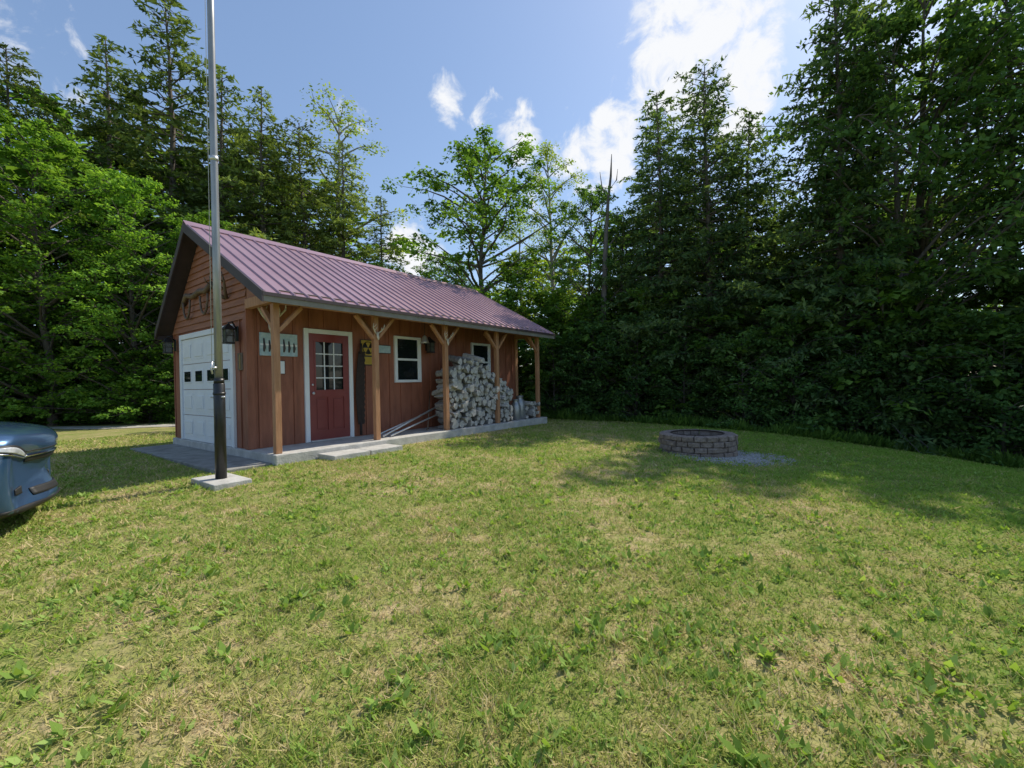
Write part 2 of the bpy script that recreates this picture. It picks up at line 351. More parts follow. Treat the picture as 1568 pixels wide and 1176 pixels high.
bee=[broadleaf('beech_a',25,10,2.9,84,base=.02,per=34,leaf=.125,low=.8,peak=.3),broadleaf('beech_b',26,10,2.7,80,base=.02,per=34,leaf=.125,low=.85,peak=.35)]
bir=[broadleaf('birch_a',31,11,1.9,46,base=.3,leaf=.10,per=24,leafmat=M_birch,bark=M_birchbark,sparse=.8,crad=.36),
     broadleaf('birch_b',32,11,1.7,40,base=.25,leaf=.10,per=20,leafmat=M_birch,bark=M_birchbark,sparse=.7,crad=.38)]
sap=[broadleaf('sapling_a',41,4,1.7,40,base=.03,leaf=.13,per=22,leafmat=M_dleaf,sub=8,low=.85,crad=.3),
     broadleaf('sapling_b',42,4,1.5,38,base=.03,leaf=.14,per=22,leafmat=M_dleaf,sub=8,low=.8,crad=.32)]
far_=[conifer('far_conifer',51,12,3.4,110,dens=.6,qs=2.4,power=.6,br=False),broadleaf('far_broadleaf',52,10,3.0,45,per=12,leaf=.3,sub=6,crad=.5)]
def put(name,me,H0,x,y,h,wide=1.0,leafmat=None,parent=None,sink=.05,rot=None):
    s=h/H0; o=bpy.data.objects.new(name,me); COL.objects.link(o)
    o.location=(x,y,float(gz(x,y))-sink); o.rotation_euler=(random.gauss(0,.015),random.gauss(0,.015),random.uniform(0,6.28) if rot is None else rot)
    o.scale=(s*wide,s*wide,s)
    if leafmat:
        o.material_slots[1].link='OBJECT'; o.material_slots[1].material=leafmat
    if parent: o.parent=parent
    return o
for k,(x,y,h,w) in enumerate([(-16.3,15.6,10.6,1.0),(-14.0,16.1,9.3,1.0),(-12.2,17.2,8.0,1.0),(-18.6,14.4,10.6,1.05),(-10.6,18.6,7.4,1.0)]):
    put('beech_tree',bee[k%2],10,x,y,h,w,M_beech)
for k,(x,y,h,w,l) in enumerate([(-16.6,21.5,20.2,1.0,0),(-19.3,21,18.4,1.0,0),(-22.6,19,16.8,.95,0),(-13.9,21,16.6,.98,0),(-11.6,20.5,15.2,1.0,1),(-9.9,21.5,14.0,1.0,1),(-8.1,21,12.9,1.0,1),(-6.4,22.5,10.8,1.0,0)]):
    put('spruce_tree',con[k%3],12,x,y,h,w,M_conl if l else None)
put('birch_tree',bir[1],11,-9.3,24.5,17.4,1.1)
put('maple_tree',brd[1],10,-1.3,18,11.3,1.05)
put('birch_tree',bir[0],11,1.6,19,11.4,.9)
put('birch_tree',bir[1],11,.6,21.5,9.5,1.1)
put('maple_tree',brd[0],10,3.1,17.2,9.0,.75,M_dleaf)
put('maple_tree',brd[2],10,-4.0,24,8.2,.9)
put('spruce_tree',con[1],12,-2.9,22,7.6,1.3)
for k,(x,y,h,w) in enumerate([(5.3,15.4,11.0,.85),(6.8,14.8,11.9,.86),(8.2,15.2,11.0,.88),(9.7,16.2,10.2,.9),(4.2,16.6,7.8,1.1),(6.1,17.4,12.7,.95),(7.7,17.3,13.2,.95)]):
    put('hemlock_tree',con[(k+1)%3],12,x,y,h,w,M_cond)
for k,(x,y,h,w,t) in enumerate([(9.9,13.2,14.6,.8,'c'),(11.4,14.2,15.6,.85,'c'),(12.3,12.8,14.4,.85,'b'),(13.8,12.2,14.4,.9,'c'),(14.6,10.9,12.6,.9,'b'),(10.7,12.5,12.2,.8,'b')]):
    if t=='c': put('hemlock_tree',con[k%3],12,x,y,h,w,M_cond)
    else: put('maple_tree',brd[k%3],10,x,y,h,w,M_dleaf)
ug=empty('undergrowth')
edge=[(1.6,15.6),(2.9,15.2),(4.3,14.4),(5.6,13.8),(7.0,13.0),(8.3,12.4),(9.6,11.8),(10.8,11.2),(11.7,10.4),(12.5,9.4),(13.6,8.2)]
for k,(x,y) in enumerate(edge):
    put('sapling_clump',sap[k%2],4,x+random.uniform(-.2,.2),y+random.uniform(0,.4),random.uniform(2.6,3.8),1.0,None,ug)
    if k%2==0: put('sapling_clump',sap[(k+1)%2],4,x+1.3,y+1.2,random.uniform(4.2,5.6),1.2,M_leaf,ug)
for k in range(8):
    put('sapling_clump',sap[k%2],4,-19+k*1.4,15.9+random.uniform(-.3,.5),random.uniform(1.4,2.8),1.45,M_beech,ug)
for k in range(10):
    x=-8+k*1.35; put('sapling_clump',sap[k%2],4,x,18.4+random.uniform(-.8,1),random.uniform(3.6,5.4),1.3,M_leaf,ug)
bg=empty('background_forest')
for k in range(24):
    a=-1.2+k*1.95/23; dd=random.uniform(28,36)
    hh=15 if a<-.42 else (8.5 if a<.22 else 13)
    put('distant_tree',far_[k%2],12 if k%2==0 else 10,dd*sin(a),dd*cos(a),hh*random.uniform(.85,1.15),1.6,None,bg)
o=tube_obj('dead_tree',[(np.array([[0,0,-.1],[.05,0,2],[.13,.02,4],[.22,0,6],[.36,.03,7.8],[.47,0,8.7],[.52,.02,9.5]]),[.13,.12,.10,.08,.055,.04,.010]),(np.array([[.36,.03,7.8],[.16,.1,8.4],[.1,.1,8.9]]),[.03,.02,.008]),(np.array([[.22,0,6],[.6,.1,6.5],[.8,.1,6.6]]),[.03,.02,.006]),(np.array([[.13,.02,5],[-.3,.1,5.3],[-.5,.1,5.7]]),[.03,.015,.006]),(np.array([[.40,.03,8.2],[.7,.1,8.6],[.75,.1,9.0]]),[.03,.02,.006])],M_dead)
o.location=(3.25,15.9,float(gz(3.25,15.9)))
# ------------------------------------------------------------------ shed
L=7.73; W=3.55
shed=empty('wooden_shed',(C[0],C[1],SLAB),atan2(D[1],D[0]))
EZ=2.464; RZ=4.19; EO=1.2; RO=-1.921; LO=-3.746; LZ=2.26
def roofz(o):
    return EZ+(RZ-EZ)*(EO-o)/(EO-RO) if o>RO else LZ+(RZ-LZ)*(o-LO)/(RO-LO)
box('slab',-.06,L+.1,-1.02,W+.05,-.32,0,M_conc,shed,.015)
T=.10
def prism(name,poly,x0,x1,m):
    n=len(poly); vs=[(x0,-o,z) for o,z in poly]+[(x1,-o,z) for o,z in poly]
    fs=[tuple(range(n)),tuple(range(2*n-1,n-1,-1))]+[(i,i+n,(i+1)%n+n,(i+1)%n) for i in range(n)]
    ob=pyobj(name,vs,fs,m,shed)
    bm=bmesh.new(); bm.from_mesh(ob.data); bmesh.ops.recalc_face_normals(bm,faces=bm.faces); bm.to_mesh(ob.data); bm.free()
    return ob
prism('walls',[(0,.002),(0,roofz(0)-T),(RO,RZ-T-.02),(-W,roofz(-W)-T),(-W,.002)],0,L,M_siding)
openings=[(.93,1.99,0,2.18),(3.02,3.81,1.08,2.18),(5.6,6.41,1.08,2.18)]
x=.17;k=0
while x<L-.1:
    segs=[(.01,2.55)]
    for a,b_,c,d_ in openings:
        if a-.03<x<b_+.03:
            ns=[]
            for s0,s1 in segs:
                if c>s0: ns.append((s0,c))
                if d_<s1: ns.append((d_,s1))
            segs=ns
    for s0,s1 in segs: 
        if s1-s0>.03: box('batten_%d'%k,x-.022,x+.022,-.022,.002,s0,s1,M_siding,shed,.003); k+=1
    x+=.305
gtop=2.22
for kk in range(1,13):
    o=.0-kk*W/12
    if -3.16<o<-.46: continue
    box('gable_batten_%d'%kk,-.02,.002,-o-.02,-o+.02,.01,gtop,M_siding,shed,.003)
z=gtop
kk=0
while z<RZ-.25:
    zt=z+.125
    def lim(zz):
        r=EO-(zz+T-EZ)/(RZ-EZ)*(EO-RO); l=LO+(zz+T-LZ)/(RZ-LZ)*(RO-LO)
        return max(l,-W),min(r,0)
    l0,r0=lim(zt)
    if r0-l0>.05:
        vs=[(-.036,-r0,z),(-.036,-l0,z),(-.008,-l0,zt),(-.008,-r0,zt),(.001,-r0,z),(.001,-l0,z),(.001,-l0,zt),(.001,-r0,zt)]
        pyobj('lap_board_%d'%kk,vs,[(0,1,2,3),(0,4,5,1),(3,2,6,7),(0,3,7,4),(1,5,6,2)],M_siding2,shed)
    z+=.125;kk+=1
box('corner_board',-.038,.09,-.034,-.001,.003,2.55,M_siding,shed,.004)
box('corner_board_side',-.037,.0,.0,.10,.003,gtop,M_siding,shed,.004)
box('far_corner_board',L-.1,L+.02,-.034,-.001,.003,2.55,M_post,shed,.004)
def roofslab(name,o0,z0,o1,z1,x0,x1,th,m,lift=0):
    vs=[]
    for xx in (x0,x1):
        for oo,zz in ((o0,z0),(o1,z1)):
            vs.append((xx,-oo,zz+lift)); vs.append((xx,-oo,zz+lift-th))
    fs=[(0,2,6,4),(1,5,7,3),(0,1,3,2),(4,6,7,5),(0,4,5,1),(2,3,7,6)]
    o=pyobj(name,vs,fs,m,shed)
    bm=bmesh.new(); bm.from_mesh(o.data); bmesh.ops.recalc_face_normals(bm,faces=bm.faces); bm.to_mesh(o.data); bm.free(); return o
X0=-.285;X1=8.05
roofslab('roof_metal_right',EO,EZ,RO,RZ,X0,X1,.022,M_roof)
roofslab('roof_metal_left',RO-.001,RZ,LO,LZ,X0,X1,.022,M_roof)
roofslab('roof_deck_right',EO-.03,EZ+.017,RO,RZ,X0+.02,X1-.02,.06,M_soffit,-.024)
roofslab('roof_deck_left',RO,RZ,LO+.03,LZ+.03,X0+.02,X1-.02,.06,M_trim,-.024)
vs=[];fs=[]
def addrib(x,o0,z0,o1,z1,w,h):
    b=len(vs)
    for oo,zz in ((o0,z0),(o1,z1)):
        vs.extend([(x-w,-oo,zz),(x-w*.45,-oo,zz+h),(x+w*.45,-oo,zz+h),(x+w,-oo,zz)])
    fs.extend([(b,b+4,b+5,b+1),(b+1,b+5,b+6,b+2),(b+2,b+6,b+7,b+3),(b,b+1,b+2,b+3),(b+4,b+7,b+6,b+5)])
x=X0+.03
while x<X1:
    addrib(x,EO+.002,EZ+.001,RO,RZ+.001,.022,.028); addrib(x,LO,LZ+.001,RO,RZ+.001,.022,.028)
    x+=.2286
pyobj('roof_ribs',vs,fs,M_roof,shed)
prism('ridge_cap',[(RO+.14,roofz(RO+.14)+.012),(RO,RZ+.045),(RO-.1,roofz(RO-.1)+.012),(RO-.1,roofz(RO-.1)+.024),(RO,RZ+.06),(RO+.14,roofz(RO+.14)+.026)],X0-.01,X1+.01,M_roof)
for xx,nm in ((X0-.012,'front'),(X1-.012,'back')):
    prism('rake_right_'+nm,[(EO+.01,EZ+.012),(RO,RZ+.014),(RO,RZ-.17),(EO+.01,EZ-.15)],xx,xx+.026,M_trim)
    prism('rake_left_'+nm,[(RO-.001,RZ+.014),(LO-.01,LZ+.01),(LO-.01,LZ-.15),(RO-.001,RZ-.17)],xx,xx+.026,M_trim)
box('drip_edge',X0,X1,-EO-.012,-EO+.004,EZ-.05,EZ+.004,M_trim,shed)
box('eave_fascia',X0+.016,X1-.016,-EO+.0045,-EO+.03,EZ-.135,EZ-.03,M_soffit,shed)
box('left_fascia',X0+.02,X1-.02,-LO-.02,-LO-.001,LZ-.14,LZ-.01,M_trim,shed)
PO=.88
bt=roofz(PO)-.10
box('porch_beam',-.06,L+.02,-PO-.055,-PO+.055,bt-.17,bt,M_post,shed,.006)
box('porch_end_header',-.055,.05,-PO+.057,-.040,bt-.17,bt-.01,M_post,shed,.005)
box('porch_far_header',L-.09,L+.015,-PO+.057,-.040,bt-.17,bt-.01,M_post,shed,.005)
box('porch_ceiling',0.02,L,-PO-.2,-.036,bt+.003,bt+.012,M_soffit,shed)
prism('porch_gable_infill',[(0.040,bt-.0),(PO,bt+.0),(PO,bt+.03),(0.040,roofz(.02)-.09)],-.02,.015,M_siding2)
posts=[.04,1.90,3.77,5.63,7.55]
for k,px in enumerate(posts):
    box('post_%d'%k,px-.05,px+.05,-PO-.05,-PO+.05,.002,bt-.171,M_post,shed,.008)
    for sgn in (-1,1):
        if (k==0 and sgn<0) or (k==4 and sgn>0): continue
        beam('brace_%d_%s'%(k,'ab'[sgn>0]),(px+sgn*.045,-PO,bt-.60),(px+sgn*.42,-PO,bt-.19),.06,.075,M_post,shed,(0,1,0))
    beam('knee_%d'%k,(px,-PO+.045,bt-.55),(px,-PO+.40,bt-.19),.06,.07,M_post,shed,(1,0,0))
def frame(nm,x0,x1,z0,z1,w,y0,y1,m,bottom=True):
    box(nm+'_l',x0,x0+w,y0,y1,z0,z1,m,shed,.003); box(nm+'_r',x1-w,x1,y0,y1,z0,z1,m,shed,.003)
    box(nm+'_t',x0+w+.0005,x1-w-.0005,y0,y1,z1-w,z1-.001,m,shed,.003)
    if bottom: box(nm+'_b',x0+w+.0005,x1-w-.0005,y0-.012,y1,z0+.001,z0+w,m,shed,.003)
frame('door_trim',.955,1.965,.005,2.14,.085,-.045,-.001,M_white,False)
dx0,dx1=1.043,1.877
def door_leaf():
    y0,y1=-.03,-.002
    wz0,wz1=.98,1.90; wx0,wx1=dx0+.12,dx1-.12
    box('door_stile_l',dx0,wx0,y0,y1,.03,2.05,M_door,shed); box('door_stile_r',wx1,dx1,y0,y1,.03,2.05,M_door,shed)
    box('door_rail_t',wx0,wx1,y0,y1,wz1,2.05,M_door,shed); box('door_rail_m',wx0,wx1,y0,y1,.84,wz0,M_door,shed); box('door_rail_b',wx0,wx1,y0,y1,.03,.2,M_door,shed)
    mid=(wx0+wx1)/2
    box('door_mullion',mid-.045,mid+.045,y0,y1,.2,.84,M_door,shed)
    box('door_recess',wx0,wx1,-.012,-.0015,.2,.84,M_door,shed)
    for a,b_ in ((wx0+.03,mid-.075),(mid+.075,wx1-.03)):
        box('door_panel',a,b_,-.024,-.0125,.24,.80,M_door,shed,.008)
    box('door_glass',wx0,wx1,-.010,-.004,wz0,wz1,M_glass,shed)
    y=-.038
    box('lite_frame_l',wx0-.02,wx0+.012,y,-.0305,wz0-.02,wz1+.02,M_door,shed)
    box('lite_frame_r',wx1-.012,wx1+.02,y,-.0305,wz0-.02,wz1+.02,M_door,shed)
    for i in (1,2):
        xx=wx0+(wx1-wx0)*i/3; box('muntin_v%d'%i,xx-.010,xx+.010,-.022,-.0105,wz0,wz1,M_white,shed)
    for i in (1,2,3):
        zz=wz0+(wz1-wz0)*i/4; box('muntin_h%d'%i,wx0,wx1,-.0205,-.0104,zz-.010,zz+.010,M_white,shed)
    for zz,yy,rr in ((.92,-.075,.028),(1.08,-.045,.022)):
        tube_obj('door_knob',[(np.array([[dx0+.06,yy+.04,zz],[dx0+.06,yy+.02,zz],[dx0+.06,yy,zz],[dx0+.06,yy-.012,zz]]),[rr*.5,rr*.6,rr,rr*.6])],M_steel,shed,12)
door_leaf()
box('threshold',dx0,dx1,-.09,-.001,.003,.03,M_steel,shed,.004)
def window(nm,x0,x1,z0,z1):
    frame(nm+'_trim',x0,x1,z0,z1,.06,-.05,-.001,M_white)
    box(nm+'_glass',x0+.05,x1-.05,-.012,-.004,z0+.05,z1-.05,M_glass,shed)
    zm=(z0+z1)/2
    box(nm+'_meeting_rail',x0+.0605,x1-.0605,-.036,-.0125,zm-.025,zm+.025,M_white,shed,.003)
    for a,b_ in ((x0+.0605,x0+.09),(x1-.09,x1-.0605)):
        box(nm+'_sash',a,b_,-.03,-.0125,z0+.06,z1-.06,M_white,shed)
window('window_near',3.03,3.80,1.10,2.15); window('window_far',5.61,6.40,1.10,2.15)
gs,gw,gh=.5,2.62,2.17
box('garage_trim_r',-.05,-.001,gs,gs+.10,.003,gh,M_white,shed,.004)
box('garage_trim_l',-.05,-.001,gs+gw-.10,gs+gw,.003,gh,M_white,shed,.004)
box('garage_trim_t',-.05,-.001,gs+.1005,gs+gw-.1005,gh-.10,gh-.001,M_white,shed,.004)
a0,a1=gs+.102,gs+gw-.102; ph=(gh-.105)/4
for r_ in range(4):
    z0=.006+r_*ph
    box('garage_section_%d'%r_,-.022,-.0015,a0,a1,z0,z0+ph-.010,M_white,shed,.004)
    for c_ in range(4):
        pw=(a1-a0)/4; p0=a0+c_*pw+.06; p1=a0+(c_+1)*pw-.06
        if r_==2:
            box('garage_window_frame',-.034,-.0225,p0+.04,p1-.04,z0+.13,z0+ph-.13,M_white,shed,.003)
            box('garage_window',-.037,-.0345,p0+.07,p1-.07,z0+.155,z0+ph-.155,M_glass,shed)
        else:
            box('garage_panel',-.027,-.0225,p0,p1,z0+.08,z0+ph-.08,M_white,shed,.002)
            box('garage_panel_field',-.040,-.0275,p0+.05,p1-.05,z0+.13,z0+ph-.13,M_white,shed,.011)
def lantern(loc,rz):
    e=empty('wall_lantern',loc,rz)
    box('back_plate',-.02,0,-.055,.055,-.13,.13,M_black,e,.01)
    tube_obj('arm',[(np.array([[-.01,0,.08],[-.08,0,.20],[-.14,0,.17]]),[.014]*3)],M_black,e)
    box('glass_body',-.20,-.08,-.06,.06,-.15,.06,mat('lantern_glass',(.10,.10,.09),None,rough=.08),e)
    for sx in (-.206,-.084):
        for sy in (-.066,.052): box('rib',sx,sx+.012,sy,sy+.014,-.16,.07,M_black,e)
    box('mid_rail',-.208,-.072,-.068,.068,-.05,-.035,M_black,e)
    box('base',-.215,-.065,-.075,.075,-.18,-.151,M_black,e,.006)
    vs=[(-.235,-.095,.061),(-.045,-.095,.061),(-.045,.095,.061),(-.235,.095,.061),(-.155,-.015,.16),(-.125,-.015,.16),(-.125,.015,.16),(-.155,.015,.16)]
    pyobj('cap',vs,[(0,3,2,1),(0,1,5,4),(1,2,6,5),(2,3,7,6),(3,0,4,7),(4,5,6,7)],M_black,e)
    return e
rz=atan2(D[1],D[0])
def SW(x,o,z):
    return (C[0]+D[0]*x+N[0]*o,C[1]+D[1]*x+N[1]*o,SLAB+z)
lantern(SW(-.039,-.30,1.98),rz); lantern(SW(-.039,-3.36,1.98),rz)
lantern(SW(4.02,.0-.0+.004,1.98),rz+pi/2)
e=empty('hanging_bell',SW(3.60,.40,2.12))
tube_obj('bell',[(np.array([[0,0,-.13],[0,0,-.10],[0,0,-.04],[0,0,.02],[0,0,.05]]),[.11,.09,.07,.045,.01])],M_steel,e,16)
tube_obj('hook',[(np.array([[0,0,.05],[0,0,.16],[.0,0,.34]]),[.006]*3)],M_black,e); tube_obj('clapper',[(np.array([[0,0,-.05],[0,0,-.17]]),[.008,.014])],M_black,e)
e=empty('fallout_shelter_sign',SW(2.34,.026,1.74),rz)
box('plate',-.18,.18,-.006,0,-.27,.27,M_black,e); box('yellow_field',-.165,.165,-.009,-.0065,-.06,.255,M_yellow,e); box('yellow_strip',-.165,.165,-.009,-.0065,-.25,-.09,M_yellow,e)
tube_obj('black_disc',[(np.array([[0,-.0095,.098],[0,-.012,.098]]),[.135,.135])],M_black,e,32)
vs=[];fs=[]
for s_ in range(3):
    a=pi/2+s_*2*pi/3; b=len(vs); vs.append((0,-.0145,.098))
    for q in range(5): vs.append((.12*cos(a-.52+q*.26),-.0145,.098+.12*sin(a-.52+q*.26)))
    for q in range(1,5): fs.append((b,b+q,b+q+1))
pyobj('trefoil',vs,fs,M_yellow,e)
def sign(nm,x,z,w,h,m,o=.026):
    e=empty(nm,SW(x,o,z),rz); box('board',-w/2,w/2,-.01,0,-h/2,h/2,m,e,.003); box('border',-w/2-.012,w/2+.012,0.0005,.006,-h/2-.012,h/2+.012,M_trim,e); return e
sign('license_plate_sign',2.76,1.83,.32,.16,M_blue)
e=empty('picture_sign',SW(.50,.026,1.80),rz)
for k,dx in enumerate([-.17,.17]):
    box('panel_%d'%k,dx-.16,dx+.16,-.012,0,-.20,.20,M_blue,e,.004)
    box('rail_%d'%k,dx-.15,dx+.15,-.018,-.0125,-.02,.01,M_white,e)
    for q in range(3): tube_obj('figure_%d'%k,[(np.array([[dx-.09+.09*q,-.016,-.13],[dx-.08+.09*q,-.016,-.06],[dx-.09+.09*q,-.016,.10-.03*q]]),[.012,.022,.010])],M_trim,e)
sign('small_white_sign',.50,1.40,.18,.22,M_white)
e=empty('thermometer_board',SW(-.030,-.22,1.50),rz); box('board',-.012,0,-.10,.10,-.15,.15,M_horn,e,.01); box('scale',-.016,-.0125,-.02,.02,-.12,.12,mat('brass',(.3,.22,.08),None,rough=.4,metal=.6),e)
def antlers(nm,loc,rz_,s,m,skull=True):
    e=empty(nm,loc,rz_)
    ps=[]
    for sg in (-1,1):
        ps.append((np.array([[0,sg*.03,.02],[-.05,sg*.12,.10],[-.09,sg*.2,.2],[-.12,sg*.2,.33]])*s,np.array([.022,.02,.015,.005])*s))
        ps.append((np.array([[-.05,sg*.12,.10],[-.12,sg*.10,.17],[-.14,sg*.09,.22]])*s,np.array([.013,.010,.004])*s))
        ps.append((np.array([[-.09,sg*.2,.2],[-.17,sg*.17,.24],[-.2,sg*.15,.3]])*s,np.array([.012,.009,.004])*s))
    tube_obj('antler_pair',ps,m,e)
    if skull:
        tube_obj('skull',[(np.array([[0,0,.05],[-.03,0,.02],[-.06,0,-.08],[-.08,0,-.18]])*s,np.array([.04,.055,.04,.02])*s)],m,e)
    return e
antlers('skull_antlers',SW(.33,.06,2.18),rz+pi/2,1.15,M_bone)
antlers('mounted_antlers',SW(-.05,-.72,2.62),rz,1.3,M_horn,False)
e=empty('ox_yoke',SW(-.07,-2.05,2.85),rz)
tube_obj('yoke_beam',[(np.array([[0,.75,-.12],[0,.5,.08],[0,.18,.02],[0,-.18,.08],[0,-.5,.04],[0,-.75,.16]]),[.035,.055,.05,.05,.055,.035])],M_horn,e)
for c_ in (.45,-.45):
    th=np.linspace(pi,2*pi,9); tube_obj('bow',[(np.column_stack([0*th-.02,c_+.19*np.cos(th),-.03+.36*np.sin(th)]),[.02]*9)],M_horn,e)
antlers('post_ornament',SW(1.90,.94,2.02),rz+pi/2,.6,M_bone)
antlers('post_ornament',SW(3.77,.94,2.02),rz+pi/2,.6,M_bone)
e=empty('crosscut_saw',SW(2.10,.06,.0),rz)
sn=26; up=[];lo=[]
for k in range(sn+1):
    s_=k/sn; z_=.25+s_*1.50; bow=.06*sin(pi*s_)
    up.append((.04*s_-.05-bow,0,z_)); lo.append((.04*s_+.09+(.022 if k%2 else 0),0,z_))
vs=up+lo; fs=[(k,k+1,sn+2+k,sn+1+k) for k in range(sn)]
o=pyobj('blade',vs,fs,M_rust,e); sm=o.modifiers.new('s','SOLIDIFY'); sm.thickness=.005
tube_obj('handles',[(np.array([[.0,-.02,.03],[.0,-.02,.28]]),[.028,.028]),(np.array([[.04,-.02,1.70],[.04,-.02,1.92]]),[.026,.024])],M_rust,e)
tube_obj('metal_pipes',[(np.array([SW(2.15,.72,.03),SW(3.95,.35,.50)]),[.022,.022]),(np.array([SW(2.3,.78,.03),SW(4.0,.45,.36)]),[.018,.018]),(np.array([SW(2.0,.62,.03),SW(3.9,.25,.42)]),[.016,.016])],M_steel)
tube_obj('garden_rake',[(np.array([SW(3.45,.6,.02),SW(4.05,.06,.9)]),[.014,.014]),(np.array([SW(3.35,.68,.04),SW(3.55,.52,.04)]),[.014,.014])],M_horn)
# ------------------------------------------------------------------ firewood
def firewood(nm,prof_t,prof_h,o0,o1,rmin,rmax,seed):
    g=np.random.default_rng(seed); V=[];FS=[];MI=[]
    z=.0; row=0; step=.115
    while z<max(prof_h):
        tt=prof_t[0]+(row%2)*.07+g.uniform(0,.03)
        while tt<prof_t[-1]:
            rr=g.uniform(rmin,rmax)
            if z+rr*1.0<np.interp(tt,prof_t,prof_h):
                n=int(g.integers(7,10)) ; split=g.random()<.6
                if split: n=int(g.integers(3,6))
                ang=np.linspace(0,2*pi,n,endpoint=False)+g.uniform(-.3,.3,n)*(1 if split else .3)+g.uniform(0,6)
                rd=rr*g.uniform(.8,1.2,n)*(1.12 if split else .98)
                jut=g.normal(0,.06); til=g.normal(0,.07,2); b=len(V); zj=g.normal(0,.02)
                for e_,oo in enumerate((o1+jut,o0+jut*.3)):
                    for a,r_ in zip(ang,rd):
                        V.append((tt+cos(a)*r_+til[0]*e_,oo+g.normal(0,.006),max(.0,z+zj+rr+sin(a)*r_+til[1]*e_)))
                FS.append(tuple(b+i for i in range(n))); MI.append(0)
                FS.append(tuple(b+n+i for i in range(n-1,-1,-1))); MI.append(0)
                for i in range(n): FS.append((b+i,b+n+i,b+n+(i+1)%n,b+(i+1)%n)); MI.append(1 if (not split or i<2) else 0)
            tt+=rr*2*.95
        z+=step; row+=1
    V=[SW(a,b,c) for a,b,c in V]
    me=bpy.data.meshes.new(nm); me.from_pydata(V,[],FS)
    me.polygons.foreach_set('material_index',MI); me.update()
    o=obj(nm,me,None,[M_logend,M_bark2]); bm=bmesh.new(); bm.from_mesh(me); bmesh.ops.recalc_face_normals(bm,faces=bm.faces); bm.to_mesh(me); bm.free()
    b=o.modifiers.new('b','BEVEL'); b.width=.008; b.segments=1
    return o
firewood('firewood_stack',[3.92,4.0,4.35,4.95,5.4,6.0,6.3],[1.15,1.35,1.65,1.68,1.38,1.05,.8],.40,.86,.055,.095,5)
firewood('firewood_stack',[7.05,7.15,7.5,7.6],[.3,.5,.42,.2],.45,.85,.05,.07,8)
def can(loc,s):
    o=tube_obj('metal_milk_can',[(np.array([[0,0,0],[0,0,.02],[0,0,.40],[0,0,.48],[0,0,.54],[0,0,.58],[0,0,.60]])*s,np.array([.14,.15,.15,.12,.08,.10,.10])*s)],M_galv,None,18); o.location=loc
can(SW(6.62,.74,0.002),.95); can(SW(6.98,.62,.002),1.1)
st=empty('door_step',SW(1.32,1.27,0),rz); 
box('paver_l',-.70,-.03,-.24,.24,-.30,-.07,M_conc,st,.012); box('paver_r',.0,.68,-.235,.245,-.30,-.075,M_conc,st,.012)
ap=empty('garage_apron',SW(0,0,-.0),rz)
box('apron_slab',-.80,-.065,-.9,3.5,-.30,-.125,mat('worn_concrete',(.2,.19,.17),(.34,.33,.3),5,.95,bump=.5,bscale=30),ap,.012)
# ------------------------------------------------------------------ flagpole
fp=empty('flagpole',(PAD[0]-.03,PAD[1]+.02,float(gz(*PAD))))
o=box('concrete_base',-.22,.22,-.38,.38,-.15,.055,M_conc,fp,.012); o.rotation_euler=(0,0,atan2(D[1],D[0]))
tube_obj('base_sleeve',[(np.array([[0,0,.05],[0,0,1.29],[0,0,1.30]]),[.066,.066,.058])],M_black,fp,20)
tube_obj('pole',[(np.array([[0,0,1.28],[0,0,3],[0,0,6],[0,0,9]]),[.047,.045,.04,.034])],M_galv,fp,20)
tube_obj('collar',[(np.array([[0,0,1.30],[0,0,1.36]]),[.060,.060]),(np.array([[0,0,1.15],[0,0,1.18]]),[.072,.072])],M_black,fp,20)
tube_obj('hinge_bolt',[(np.array([[-.09,-.03,1.12],[.09,-.03,1.12]]),[.012,.012])],M_steel,fp)
tube_obj('cleat',[(np.array([[-.03,-.075,1.42],[-.04,-.09,1.50],[-.03,-.075,1.58]]),[.012,.014,.012]),(np.array([[0,-.04,1.5],[-.04,-.085,1.5]]),[.02,.014])],M_steel,fp)
tube_obj('halyard',[(np.array([[-.055,-.05,1.5],[-.056,-.03,4],[-.05,-.02,8.9]]),[.004]*3)],mat('rope',(.5,.5,.48),None),fp,5)
tube_obj('joint_ring',[(np.array([[0,0,4.2],[0,0,4.26]]),[.049,.049])],M_steel,fp,20)
# ------------------------------------------------------------------ fire pit
pit=empty('stone_fire_pit',(PIT[0],PIT[1],float(gz(*PIT))))
V=[];FS=[]
g=np.random.default_rng(4)
for c_ in range(4):
    nb=20; z0=-.02+c_*.092; z1=z0+.088
    for k in range(nb):
        a0=2*pi*(k+(c_%2)*.5)/nb+.014; a1=2*pi*(k+1+(c_%2)*.5)/nb-.014
        ro=.635+g.normal(0,.009); ri=.45; b=len(V); q=4
        for zz,rr in ((z0,ro-.006),(z0+.014,ro+.010),(z1-.014,ro+.010),(z1,ro-.008),(z1,ri),(z0,ri)):
            for s_ in range(q): 
                a=a0+(a1-a0)*s_/(q-1); V.append((rr*cos(a)+g.normal(0,.004),rr*sin(a)+g.normal(0,.004),zz+g.normal(0,.0015)))
        for p_ in range(6):
            for s_ in range(q-1):
                i0=b+p_*q+s_; i1=b+((p_+1)%6)*q+s_; FS.append((i0,i0+1,i1+1,i1))
        FS.append(tuple(b+p_*q for p_ in range(6))); FS.append(tuple(b+p_*q+q-1 for p_ in range(5,-1,-1)))
o=pyobj('block_ring',V,FS,M_block,pit); bm=bmesh.new(); bm.from_mesh(o.data); bmesh.ops.recalc_face_normals(bm,faces=bm.faces); bm.to_mesh(o.data); bm.free()
th=np.linspace(0,2*pi,32,endpoint=False); pyobj('ash_bed',[(.46*cos(a),.46*sin(a),.05) for a in th],[tuple(range(32))],M_ash,pit)
